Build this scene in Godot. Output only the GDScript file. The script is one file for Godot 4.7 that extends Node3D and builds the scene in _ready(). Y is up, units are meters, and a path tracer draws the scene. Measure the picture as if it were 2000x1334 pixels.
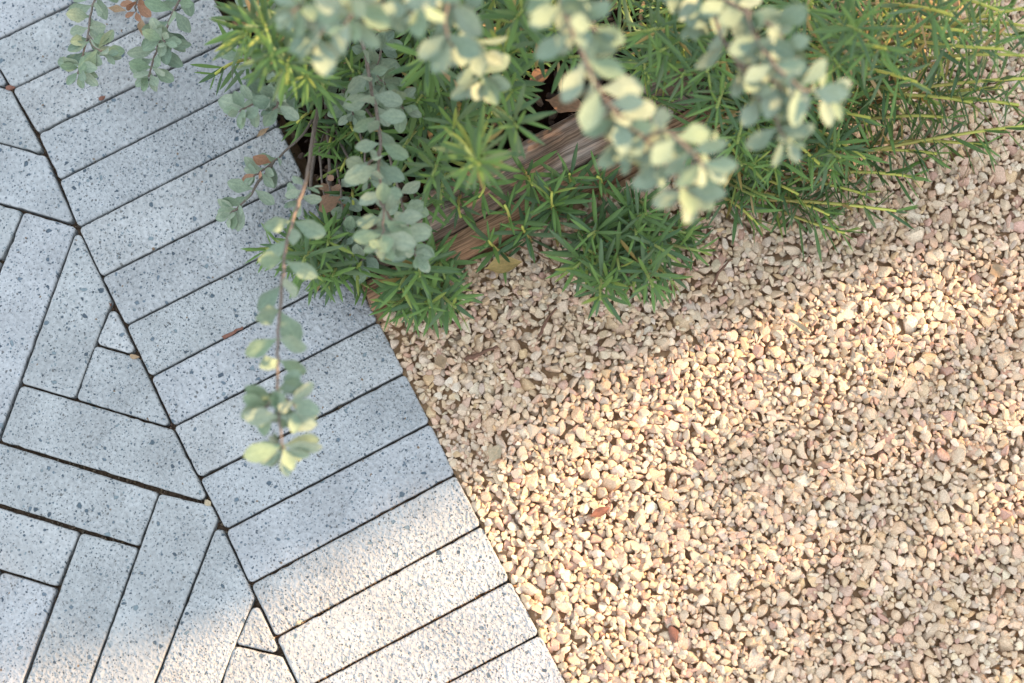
extends Node3D

# ---------------------------------------------------------------- camera numbers
const CAM_H := 1.44          # lens height above the paving
const FOC := 2779.0          # 50 mm lens on a 24 mm frame, per 1334 rows
const TILT := 11.0           # degrees away from straight down
var cam_basis := Basis(Vector3.RIGHT, deg_to_rad(-(90.0 - TILT)))
var rng := RandomNumberGenerator.new()
var sun_dir := Vector3(0.82, 0.385, -0.355).normalized()
var names := {}
var M := {}

class MB:
	var v := PackedVector3Array()
	var n := PackedVector3Array()
	var uv := PackedVector2Array()
	var c := PackedColorArray()
	var ix := PackedInt32Array()
	func vert(p: Vector3, nn: Vector3, u := Vector2.ZERO, col := Color.WHITE) -> int:
		v.append(p); n.append(nn); uv.append(u); c.append(col)
		return v.size() - 1
	func tri(a: int, b: int, d: int) -> void:
		var cr := (v[b] - v[a]).cross(v[d] - v[a])
		if cr.dot(n[a] + n[b] + n[d]) > 0.0:
			ix.append(a); ix.append(d); ix.append(b)
		else:
			ix.append(a); ix.append(b); ix.append(d)
	func quad(a: int, b: int, d: int, e: int) -> void:
		tri(a, b, d); tri(a, d, e)
	func mesh() -> ArrayMesh:
		var arr := []
		arr.resize(Mesh.ARRAY_MAX)
		arr[Mesh.ARRAY_VERTEX] = v; arr[Mesh.ARRAY_NORMAL] = n
		arr[Mesh.ARRAY_TEX_UV] = uv; arr[Mesh.ARRAY_COLOR] = c; arr[Mesh.ARRAY_INDEX] = ix
		var m := ArrayMesh.new()
		m.add_surface_from_arrays(Mesh.PRIMITIVE_TRIANGLES, arr)
		return m

# a point of the place: photo column and row, height above the paving
func at(px: float, py: float, h := 0.0) -> Vector3:
	var d: Vector3 = cam_basis * Vector3((px - 1000.0) / FOC, -(py - 667.0) / FOC, -1.0)
	return Vector3(0, CAM_H, 0) + d * ((h - CAM_H) / d.y)

func seen_at(p: Vector3) -> Vector2:
	var q: Vector3 = cam_basis.transposed() * (p - Vector3(0, CAM_H, 0))
	return Vector2(1000.0 + FOC * q.x / -q.z, 667.0 - FOC * q.y / -q.z)

func numbered(called: String) -> String:
	var k: int = names.get(called, 0)
	names[called] = k + 1
	return called if k == 0 else "%s_%03d" % [called, k]

func tag(o: Node, label: String, category := "", group := "", kind := "") -> Node:
	if label: o.set_meta("label", label)
	if category: o.set_meta("category", category)
	if group: o.set_meta("group", group)
	if kind: o.set_meta("kind", kind)
	return o

func put(called: String, mesh: Mesh, m: Material, parent: Node = self, xf := Transform3D()) -> MeshInstance3D:
	var o := MeshInstance3D.new()
	o.name = numbered(called) if parent == self else "%s_%03d" % [called, parent.get_child_count()]
	o.mesh = mesh
	o.material_override = m
	o.transform = xf
	parent.add_child(o, true)
	return o

func thing(called: String, where: Vector3) -> Node3D:
	var o := Node3D.new()
	o.name = numbered(called)
	o.position = where
	add_child(o, true)
	return o

func lin(r: float, g: float, b: float) -> Color:
	return Color(r, g, b).linear_to_srgb()

func mat(c: Color, rough := 0.8, spec := 0.4) -> StandardMaterial3D:
	var m := StandardMaterial3D.new()
	m.albedo_color = c
	m.roughness = rough
	m.metallic_specular = spec
	m.cull_mode = BaseMaterial3D.CULL_DISABLED
	return m

func rf(a: float, b: float) -> float:
	return rng.randf_range(a, b)

func rgauss() -> float:
	return rng.randfn(0.0, 1.0)

# ---------------------------------------------------------------- shapes
func tube(b: MB, pts: PackedVector3Array, radii: PackedFloat32Array, sides := 7, col := Color.WHITE, col2 := Color.WHITE) -> void:
	var ref := Vector3(0.31, 0.5, 0.83).normalized()
	var prev := []
	for i in pts.size():
		var t := (pts[mini(i + 1, pts.size() - 1)] - pts[maxi(i - 1, 0)]).normalized()
		var x := t.cross(ref)
		if x.length() < 0.1: x = t.cross(Vector3.RIGHT)
		x = x.normalized()
		var y := x.cross(t).normalized()
		ref = y
		var ring := []
		var f := float(i) / maxf(1.0, pts.size() - 1)
		for k in sides:
			var a := TAU * k / sides
			var nn := x * cos(a) + y * sin(a)
			ring.append(b.vert(pts[i] + nn * radii[i], nn, Vector2(float(k) / sides, f * 6.0), col.lerp(col2, f)))
		if prev:
			for k in sides:
				b.quad(prev[k], prev[(k + 1) % sides], ring[(k + 1) % sides], ring[k])
		prev = ring
		if i == 0 or i == pts.size() - 1:
			var e := b.vert(pts[i], -t if i == 0 else t, Vector2.ZERO, col.lerp(col2, f))
			for k in sides:
				b.tri(e, ring[k], ring[(k + 1) % sides])

func curve(ctrl: PackedVector3Array, per := 6) -> PackedVector3Array:
	var out := PackedVector3Array()
	for i in ctrl.size() - 1:
		var p0 := ctrl[maxi(i - 1, 0)]
		var p3 := ctrl[mini(i + 2, ctrl.size() - 1)]
		for k in per:
			out.append(ctrl[i].cubic_interpolate(ctrl[i + 1], p0, p3, float(k) / per))
	out.append(ctrl[ctrl.size() - 1])
	return out

# a paving block: rounded outline, rounded arris, solid body; outline is on the ground plane
func paver_mesh(poly: PackedVector3Array, centre: Vector3, gap: float, deep: float) -> ArrayMesh:
	# inset every edge, then round the corners
	var n := poly.size()
	var area := 0.0
	for i in n:
		var a := poly[i]; var c := poly[(i + 1) % n]
		area += a.x * c.z - c.x * a.z
	var sgn := 1.0 if area > 0.0 else -1.0
	var lines := []
	for i in n:
		var a := poly[i]; var c := poly[(i + 1) % n]
		var d := (c - a).normalized()
		var inw := Vector3(-d.z, 0, d.x) * sgn
		lines.append([a + inw * gap * rf(0.75, 1.3), d, inw])
	var corners := []
	for i in n:
		var l0: Array = lines[(i + n - 1) % n]
		var l1: Array = lines[i]
		var p0: Vector3 = l0[0]; var d0: Vector3 = l0[1]; var p1: Vector3 = l1[0]; var d1: Vector3 = l1[1]
		var den := d0.x * d1.z - d0.z * d1.x
		if absf(den) < 0.02:
			continue
		var t := ((p1.x - p0.x) * d1.z - (p1.z - p0.z) * d1.x) / den
		corners.append([p0 + d0 * t, d0, d1])
	var ring := PackedVector3Array()
	var outs := PackedVector3Array()
	var m := corners.size()
	var backs := []
	var rads := []
	for i in m:
		var d0: Vector3 = corners[i][1]; var d1: Vector3 = corners[i][2]
		var turn := acos(clampf(d0.dot(d1), -1.0, 1.0))
		var back := clampf(rf(0.0036, 0.0052) * tan(turn / 2.0), 0.0004, 0.02)
		backs.append(back)
		rads.append(back / maxf(0.01, tan(turn / 2.0)))
	for i in m:
		var p: Vector3 = corners[i][0]; var d0: Vector3 = corners[i][1]; var d1: Vector3 = corners[i][2]
		var n0 := Vector3(d0.z, 0, -d0.x) * sgn
		var n1 := Vector3(d1.z, 0, -d1.x) * sgn
		var hub: Vector3 = p - d0 * backs[i] - n0 * rads[i]
		for k in 7:
			var nn := n0.slerp(n1, k / 6.0).normalized()
			ring.append(hub + nn * rads[i]); outs.append(nn)
		var c: Vector3 = p + d1 * backs[i]
		var stop: Vector3 = corners[(i + 1) % m][0] - d1 * backs[(i + 1) % m]
		var steps := int((stop - c).length() / 0.007)
		for k in range(1, steps):
			var dent := rf(-0.00025, 0.00025)
			if rng.randf() < 0.04: dent = -rf(0.0004, 0.0011)
			ring.append(c.lerp(stop, float(k) / steps) + n1 * dent)
			outs.append(n1)
	var b := MB.new()
	var rot := rf(0, TAU)
	var scale := rf(0.38, 0.52)
	var off := Vector2(rf(0, 1), rf(0, 1))
	var cnt := ring.size()
	var rr := 0.0024
	var levels := [[0.0, -deep, 0.0], [0.0, -rr * 1.6, 0.0]]
	for k in 5:
		var a := PI / 2 * (k + 0.4) / 4.4
		levels.append([rr * (1.0 - cos(a)), -rr * (1.0 - sin(a)) if k < 4 else 0.0, sin(a)])
	levels.append([rr * 1.2, 0.0, 1.0])
	var prev := []
	for l in levels:
		var row := []
		for i in cnt:
			var p: Vector3 = ring[i] - outs[i] * l[0] + Vector3(0, l[1], 0) - centre
			var nn: Vector3 = (outs[i] * sqrt(1.0 - l[2] * l[2]) + Vector3.UP * l[2]).normalized()
			var u := Vector2(p.x + p.y * 0.4, p.z + p.y * 0.7).rotated(rot) / scale + off
			row.append(b.vert(p, nn, u))
		if prev:
			for i in cnt:
				b.quad(prev[i], prev[(i + 1) % cnt], row[(i + 1) % cnt], row[i])
		prev = row
	var mid := b.vert(Vector3.ZERO, Vector3.UP, off)
	for i in cnt:
		b.tri(mid, prev[i], prev[(i + 1) % cnt])
	return b.mesh()

# an angular pebble: a ball cut by random planes, edges worn
func pebble_mesh(r: float, cuts: int) -> ArrayMesh:
	var t := (1.0 + sqrt(5.0)) / 2.0
	var vs := PackedVector3Array([Vector3(-1, t, 0), Vector3(1, t, 0), Vector3(-1, -t, 0), Vector3(1, -t, 0), Vector3(0, -1, t), Vector3(0, 1, t), Vector3(0, -1, -t), Vector3(0, 1, -t), Vector3(t, 0, -1), Vector3(t, 0, 1), Vector3(-t, 0, -1), Vector3(-t, 0, 1)])
	for i in vs.size(): vs[i] = vs[i].normalized()
	var fs := [0, 11, 5, 0, 5, 1, 0, 1, 7, 0, 7, 10, 0, 10, 11, 1, 5, 9, 5, 11, 4, 11, 10, 2, 10, 7, 6, 7, 1, 8, 3, 9, 4, 3, 4, 2, 3, 2, 6, 3, 6, 8, 3, 8, 9, 4, 9, 5, 2, 4, 11, 6, 2, 10, 8, 6, 7, 9, 8, 1]
	for it in 2:
		var nf := []
		var mids := {}
		for f in range(0, fs.size(), 3):
			var tri := [fs[f], fs[f + 1], fs[f + 2]]
			var ms := []
			for e in 3:
				var a: int = tri[e]; var c: int = tri[(e + 1) % 3]
				var key := mini(a, c) * 10000 + maxi(a, c)
				if not mids.has(key):
					vs.append(((vs[a] + vs[c]) / 2.0).normalized())
					mids[key] = vs.size() - 1
				ms.append(mids[key])
			nf.append_array([tri[0], ms[0], ms[2], tri[1], ms[1], ms[0], tri[2], ms[2], ms[1], ms[0], ms[1], ms[2]])
		fs = nf
	var pl := []
	for k in cuts:
		var d := Vector3(rgauss(), rgauss(), rgauss()).normalized()
		pl.append([d, rf(0.46, 0.78)])
	var noise := FastNoiseLite.new()
	noise.seed = rng.randi()
	noise.frequency = 1.3
	var pos := PackedVector3Array()
	for d in vs:
		var rad := 1.0
		for p in pl:
			var k: float = d.dot(p[0])
			if k > 0.05: rad = minf(rad, p[1] / k)
		rad *= 1.0 + 0.07 * noise.get_noise_3dv(d * 1.4) + 0.05 * noise.get_noise_3dv(d * 4.0)
		pos.append(d * rad * r)
	var fn := PackedVector3Array()
	var near := []
	for i in pos.size(): near.append([])
	for f in range(0, fs.size(), 3):
		var g := (pos[fs[f + 1]] - pos[fs[f]]).cross(pos[fs[f + 2]] - pos[fs[f]])
		if g.dot(pos[fs[f]]) < 0: g = -g
		fn.append(g)
		for e in 3: near[fs[f + e]].append(f / 3)
	var b := MB.new()
	for f in range(0, fs.size(), 3):
		var own := fn[f / 3].normalized()
		for e in 3:
			var i: int = fs[f + e]
			var nn := Vector3.ZERO
			for q in near[i]:
				if fn[q].normalized().dot(own) > 0.94: nn += fn[q]
			var d := vs[i]
			b.vert(pos[i], nn.normalized(), Vector2(d.x + d.y * 0.35, d.z - d.y * 0.35) * 0.5)
		b.tri(f, f + 1, f + 2)
	return b.mesh()

# leaf blade along +Z from the origin, upper side +Y. prof: [share of length, half width], cup lifts the margins, bend drops the tip
func blade(length: float, prof: Array, cup: float, bend: float, rim: float, across := 4, wave := 0.0) -> ArrayMesh:
	var b := MB.new()
	var rows := []
	var grid := []
	var ph := rf(0, TAU)
	for r in prof.size():
		var s: float = prof[r][0]; var w: float = prof[r][1]
		var line := []
		for k in across + 1:
			var u := -1.0 + 2.0 * k / across
			u = signf(u) * pow(absf(u), 0.6)
			var y := cup * u * u * w - bend * length * s * s + wave * sin(s * 7.0 + ph + u) * w
			var z := length * s - absf(u) * absf(u) * w * 0.25 * (1.0 if s > 0.5 else 0.0)
			line.append(Vector3(u * w, y, z))
		grid.append(line)
	for r in grid.size():
		var row := []
		for k in across + 1:
			var dx: Vector3 = grid[r][mini(k + 1, across)] - grid[r][maxi(k - 1, 0)]
			var dz: Vector3 = grid[mini(r + 1, grid.size() - 1)][k] - grid[maxi(r - 1, 0)][k]
			var nn := dz.cross(dx)
			if nn.length() < 1e-12: nn = Vector3.UP
			nn = nn.normalized()
			if nn.y < 0: nn = -nn
			var u := absf(-1.0 + 2.0 * k / across)
			var s: float = prof[r][0]
			var e := 1.0 if (u > 0.98 or s > 0.985) else (0.35 if s < 0.12 else (0.16 if u < 0.02 else 0.0))
			var g := 1.0 + rim * e
			row.append(b.vert(grid[r][k], nn, Vector2(0.5 + 0.5 * (-1.0 + 2.0 * k / across), s), Color(g, g * (1.0 - 0.02 * e), g * (1.0 - 0.08 * e))))
		rows.append(row)
	for r in rows.size() - 1:
		for k in across:
			b.quad(rows[r][k], rows[r][k + 1], rows[r + 1][k + 1], rows[r + 1][k])
	return b.mesh()

# ---------------------------------------------------------------- textures
func tex(im: Image) -> ImageTexture:
	return ImageTexture.create_from_image(im)

func noise_image(w: int, h: int, freq: float, sd: int, oct := 4, kind := FastNoiseLite.TYPE_SIMPLEX_SMOOTH) -> Image:
	var f := FastNoiseLite.new()
	f.noise_type = kind
	f.seed = sd
	f.frequency = freq
	f.fractal_octaves = oct
	return f.get_seamless_image(w, h, false, false, 0.15, true)

func chip(im: Image, bumpy: Image, x: float, y: float, r: float, c: Color, low: float) -> void:
	var w := im.get_width()
	var ang := rf(0, TAU)
	var asp := rf(0.5, 1.0)
	var sides := []
	for k in rng.randi_range(4, 6):
		var a := rf(0, TAU)
		sides.append([cos(a), sin(a), rf(0.45, 0.9)])
	var ri := int(ceil(r)) + 1
	var ca := cos(ang); var sa := sin(ang)
	for j in range(-ri, ri + 1):
		for i in range(-ri, ri + 1):
			var u := (i * ca + j * sa) / r
			var q := (-i * sa + j * ca) / (r * asp)
			var d := u * u + q * q
			if d > 1.0: continue
			var ok := 1.0
			for s in sides:
				var over: float = u * s[0] + q * s[1] - s[2]
				if over > 0.0: ok = 0.0
			if ok == 0.0: continue
			var X := posmod(int(x) + i, w); var Y := posmod(int(y) + j, w)
			var k := 0.92 if d < 0.7 else 0.6
			im.set_pixel(X, Y, im.get_pixel(X, Y).lerp(c, k))
			if low != 0.0:
				bumpy.set_pixel(X, Y, bumpy.get_pixel(X, Y).lerp(Color(low, low, low), 0.6))

func paver_textures() -> Array:
	var w := 1024
	var big := noise_image(w, w, 0.005, 11, 5)
	var fine := noise_image(w, w, 0.08, 12, 3)
	var pit := noise_image(w, w, 0.06, 13, 2, FastNoiseLite.TYPE_CELLULAR)
	var im := Image.create(w, w, false, Image.FORMAT_RGB8)
	var hi := Image.create(w, w, false, Image.FORMAT_RGB8)
	for y in w:
		for x in w:
			var a := big.get_pixel(x, y).r
			var f := fine.get_pixel(x, y).r
			var p := pit.get_pixel(x, y).r
			var g := 0.775 + (a - 0.5) * 0.12 + (f - 0.5) * 0.16
			im.set_pixel(x, y, Color(g * 1.0, g * 0.992, g * 0.972))
			var h := 0.35 + 0.40 * f + 0.35 * p
			hi.set_pixel(x, y, Color(h, h, h))
	var dark := [Color(0.39, 0.44, 0.47), Color(0.47, 0.52, 0.55), Color(0.34, 0.38, 0.41), Color(0.56, 0.61, 0.62), Color(0.51, 0.50, 0.48)]
	for k in 20000:
		chip(im, hi, rf(0, w), rf(0, w), rf(0.9, 2.1), (dark[rng.randi() % 5] as Color).lerp(Color(0.6, 0.6, 0.6), rf(0.0, 0.5)), 0.25 if k % 3 == 0 else 0.0)
	for k in 2600:
		chip(im, hi, rf(0, w), rf(0, w), rf(1.8, 3.7), dark[rng.randi() % 5], 0.2 if k % 2 == 0 else 0.0)
	for k in 170:
		chip(im, hi, rf(0, w), rf(0, w), rf(4.5, 8.0), dark[rng.randi() % 4], 0.3)
	for k in 60:
		chip(im, hi, rf(0, w), rf(0, w), rf(2.0, 4.0), Color(0.55, 0.45, 0.36), 0.0)
	for k in 200:
		chip(im, hi, rf(0, w), rf(0, w), rf(2.0, 4.0), Color(0.72, 0.72, 0.70), 0.05)
	return [im, hi]

func toned_noise(w: int, h: int, freq: float, sd: int, lo: Color, hi: Color, oct := 4, specks := 0, sc := Color.BLACK) -> Image:
	var nz := noise_image(w, h, freq, sd, oct)
	var im := Image.create(w, h, false, Image.FORMAT_RGB8)
	for y in h:
		for x in w:
			im.set_pixel(x, y, lo.lerp(hi, nz.get_pixel(x, y).r))
	for k in specks:
		var x := rng.randi() % w; var y := rng.randi() % h
		im.set_pixel(x, y, im.get_pixel(x, y).lerp(sc, rf(0.3, 0.9)))
		im.set_pixel((x + 1) % w, y, im.get_pixel((x + 1) % w, y).lerp(sc, rf(0.0, 0.6)))
	return im

func wood_textures() -> Array:
	var w := 1024; var h := 256
	var f := FastNoiseLite.new()
	f.seed = 77; f.frequency = 0.02; f.fractal_octaves = 4
	var im := Image.create(w, h, false, Image.FORMAT_RGB8)
	var hi := Image.create(w, h, false, Image.FORMAT_RGB8)
	for y in h:
		for x in w:
			var warp := f.get_noise_2d(x * 0.25, y * 0.5 + 900.0) * 5.0
			var yy := y + warp
			var g1 := f.get_noise_2d(x * 0.06, yy * 4.0)
			var g2 := f.get_noise_2d(x * 0.25 + 300.0, yy * 14.0)
			var g3 := f.get_noise_2d(x * 0.5 + 700.0, y * 1.0)
			var v := clampf(0.80 + g1 * 0.28 + g2 * 0.32 + g3 * 0.14, 0.4, 1.0)
			im.set_pixel(x, y, Color(v, v * (0.97 + 0.03 * v), v * (0.92 + 0.08 * v)))
			var q := clampf(0.5 + g1 * 0.4 + g2 * 0.6, 0.0, 1.0)
			hi.set_pixel(x, y, Color(q, q, q))
	return [im, hi]

func materials() -> void:
	var pt := paver_textures()
	var ptx := tex(pt[0]); var phx := tex(pt[1])
	M.paver = []
	for k in 6:
		var g := rf(0.975, 1.02)
		var m := mat(Color(g * rf(0.995, 1.005), g, g * rf(0.993, 1.007)) * 0.84, 0.9, 0.25)
		m.albedo_texture = ptx
		m.heightmap_enabled = true
		m.heightmap_texture = phx
		m.heightmap_scale = 0.38
		M.paver.append(m)
	var st := toned_noise(256, 256, 0.03, 31, Color(0.80, 0.78, 0.76), Color(1, 1, 1), 4, 1800, Color(0.66, 0.54, 0.42))
	var stx := tex(st)
	var sn := noise_image(256, 256, 0.09, 33, 3)
	sn.convert(Image.FORMAT_RGBA8)
	sn.bump_map_to_normal_map(8.0)
	var snx := tex(sn)
	M.stone_tones = []
	for c in [[0.88, 0.64, 0.425], [0.84, 0.59, 0.385], [0.93, 0.735, 0.52], [0.90, 0.68, 0.465], [0.78, 0.605, 0.45], [0.83, 0.56, 0.395], [0.85, 0.595, 0.35], [0.74, 0.46, 0.335], [0.95, 0.775, 0.57], [0.85, 0.65, 0.46]]:
		M.stone_tones.append(Color(c[0], c[1], c[2]))
	var sm := mat(Color.WHITE, 0.88, 0.3)
	sm.albedo_texture = stx
	sm.normal_enabled = true; sm.normal_texture = snx; sm.normal_scale = 0.8
	sm.vertex_color_use_as_albedo = true
	M.gravel = sm
	M.stone = []
	for c in M.stone_tones:
		var m := sm.duplicate() as StandardMaterial3D
		m.vertex_color_use_as_albedo = false
		m.albedo_color = (c as Color).linear_to_srgb()
		M.stone.append(m)
	var dust := mat(Color.WHITE, 0.95, 0.2)
	dust.albedo_texture = tex(toned_noise(512, 512, 0.03, 41, Color(0.55, 0.42, 0.31), Color(0.85, 0.70, 0.54), 5, 9000, Color(0.8, 0.7, 0.56)))
	dust.uv1_triplanar = true; dust.uv1_world_triplanar = true; dust.uv1_scale = Vector3.ONE * 4.0
	M.dust = dust
	var soil := mat(Color(0.66, 0.62, 0.58), 0.95, 0.15)
	soil.albedo_texture = tex(toned_noise(512, 512, 0.04, 42, Color(0.09, 0.065, 0.05), Color(0.24, 0.17, 0.12), 5, 5000, Color(0.4, 0.3, 0.2)))
	soil.uv1_triplanar = true; soil.uv1_world_triplanar = true; soil.uv1_scale = Vector3.ONE * 5.0
	M.soil = soil
	var sand := mat(lin(0.9, 0.9, 0.9), 0.95, 0.15)
	sand.albedo_texture = tex(toned_noise(256, 256, 0.08, 43, Color(0.28, 0.22, 0.18), Color(0.52, 0.43, 0.35), 4, 3000, Color(0.6, 0.5, 0.4)))
	sand.uv1_triplanar = true; sand.uv1_world_triplanar = true; sand.uv1_scale = Vector3.ONE * 9.0
	M.sand = sand
	var wd := wood_textures()
	var wm := mat(Color.WHITE, 0.85, 0.25)
	wm.albedo_texture = tex(wd[0])
	wm.heightmap_enabled = true; wm.heightmap_texture = tex(wd[1]); wm.heightmap_scale = 0.06
	wm.vertex_color_use_as_albedo = true
	M.wood = wm
	var bark := mat(lin(0.30, 0.245, 0.20), 0.9, 0.2)
	bark.albedo_texture = tex(toned_noise(128, 128, 0.08, 45, Color(0.6, 0.57, 0.55), Color(1, 1, 1), 4))
	bark.vertex_color_use_as_albedo = true
	M.bark = bark
	var gstem := mat(Color.WHITE, 0.6, 0.4)
	gstem.vertex_color_use_as_albedo = true
	M.green_stem = gstem
	# felted silver leaves and narrow green leaves, a few tones of each
	var felt := toned_noise(128, 128, 0.05, 46, Color(0.78, 0.81, 0.80), Color(1, 1, 1), 4, 500, Color(0.70, 0.66, 0.55))
	for y in 128:
		for x in 128:
			var off := absf(x - 63.5) / 64.0
			var vein := fposmod(y / 128.0 * 6.0 - off * 2.2, 1.0)
			var k := 0.16 if off < 0.045 else (0.075 * (1.0 - off) if vein < 0.13 else 0.0)
			felt.set_pixel(x, y, felt.get_pixel(x, y).lerp(Color(1, 1, 0.96), k * 3.0))
	var ft := tex(felt)
	M.silver = []
	for c in [[0.275, 0.335, 0.225], [0.31, 0.36, 0.25], [0.235, 0.295, 0.205], [0.34, 0.38, 0.27], [0.265, 0.33, 0.205]]:
		var m := mat(lin(c[0], c[1], c[2]), 0.75, 0.35)
		m.albedo_texture = ft
		m.vertex_color_use_as_albedo = true
		m.rim_enabled = true; m.rim = 0.5; m.rim_tint = 0.3
		m.backlight_enabled = true; m.backlight = Color(0.26, 0.36, 0.15)
		M.silver.append(m)
	var dry := mat(lin(0.50, 0.27, 0.17), 0.8, 0.3)
	dry.albedo_texture = ft; dry.vertex_color_use_as_albedo = true
	dry.backlight_enabled = true; dry.backlight = Color(0.45, 0.25, 0.12)
	M.silver_dry = dry
	M.needle = []
	for c in [[0.078, 0.136, 0.042], [0.098, 0.158, 0.05], [0.072, 0.122, 0.05], [0.125, 0.205, 0.052], [0.108, 0.155, 0.07], [0.21, 0.25, 0.055], [0.28, 0.20, 0.06], [0.36, 0.24, 0.11]]:
		var m := mat(lin(c[0], c[1], c[2]), 0.45, 0.32)
		m.vertex_color_use_as_albedo = true
		m.backlight_enabled = true; m.backlight = Color(0.28, 0.42, 0.06) if M.needle.size() < 6 else Color(0.3, 0.22, 0.05)
		M.needle.append(m)
	M.crown = mat(lin(0.07, 0.11, 0.04), 0.6, 0.3)
	M.litter = []
	for c in [[0.30, 0.16, 0.09], [0.42, 0.27, 0.16], [0.20, 0.10, 0.065], [0.55, 0.42, 0.28], [0.26, 0.115, 0.08], [0.52, 0.34, 0.13]]:
		var m := mat(lin(c[0], c[1], c[2]), 0.75, 0.3)
		m.albedo_texture = ft
		M.litter.append(m)

# ---------------------------------------------------------------- the pavement
func L(i: float) -> Vector2:
	var p := [Vector2(-30, 88), Vector2(21, 173), Vector2(72, 260), Vector2(114, 352), Vector2(152, 445), Vector2(197, 541), Vector2(245, 636), Vector2(292, 737), Vector2(337, 834), Vector2(388, 935), Vector2(439, 1036), Vector2(487, 1142), Vector2(537, 1246), Vector2(587, 1350)]
	if i < 0: return p[0] + Vector2(-50, -85) * -i * -1.0 * -1.0
	if i > 13: return p[13] + Vector2(53, 107) * (i - 13)
	return p[int(i)]

func R(i: float) -> Vector2:
	var p := [Vector2(366, -102), Vector2(413, -14), Vector2(459, 71), Vector2(503, 155), Vector2(547, 243), Vector2(593, 343), Vector2(641, 436), Vector2(690, 529), Vector2(740, 626), Vector2(792, 727), Vector2(842, 825), Vector2(891, 926), Vector2(942, 1025), Vector2(998, 1133), Vector2(1056, 1238), Vector2(1112, 1344)]
	if i < 0: return p[0] + Vector2(-46, -84) * -i
	if i > 15: return p[15] + Vector2(57, 109) * (i - 15)
	return p[int(i)]

func poly_area(p: PackedVector2Array) -> float:
	var a := 0.0
	for i in p.size(): a += p[i].cross(p[(i + 1) % p.size()])
	return absf(a) / 2.0

func border_x(y: float) -> float:
	for i in range(-3, 24):
		if R(i + 1).y >= y:
			return lerpf(R(i).x, R(i + 1).x, (y - R(i).y) / (R(i + 1).y - R(i).y))
	return R(24).x

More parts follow.
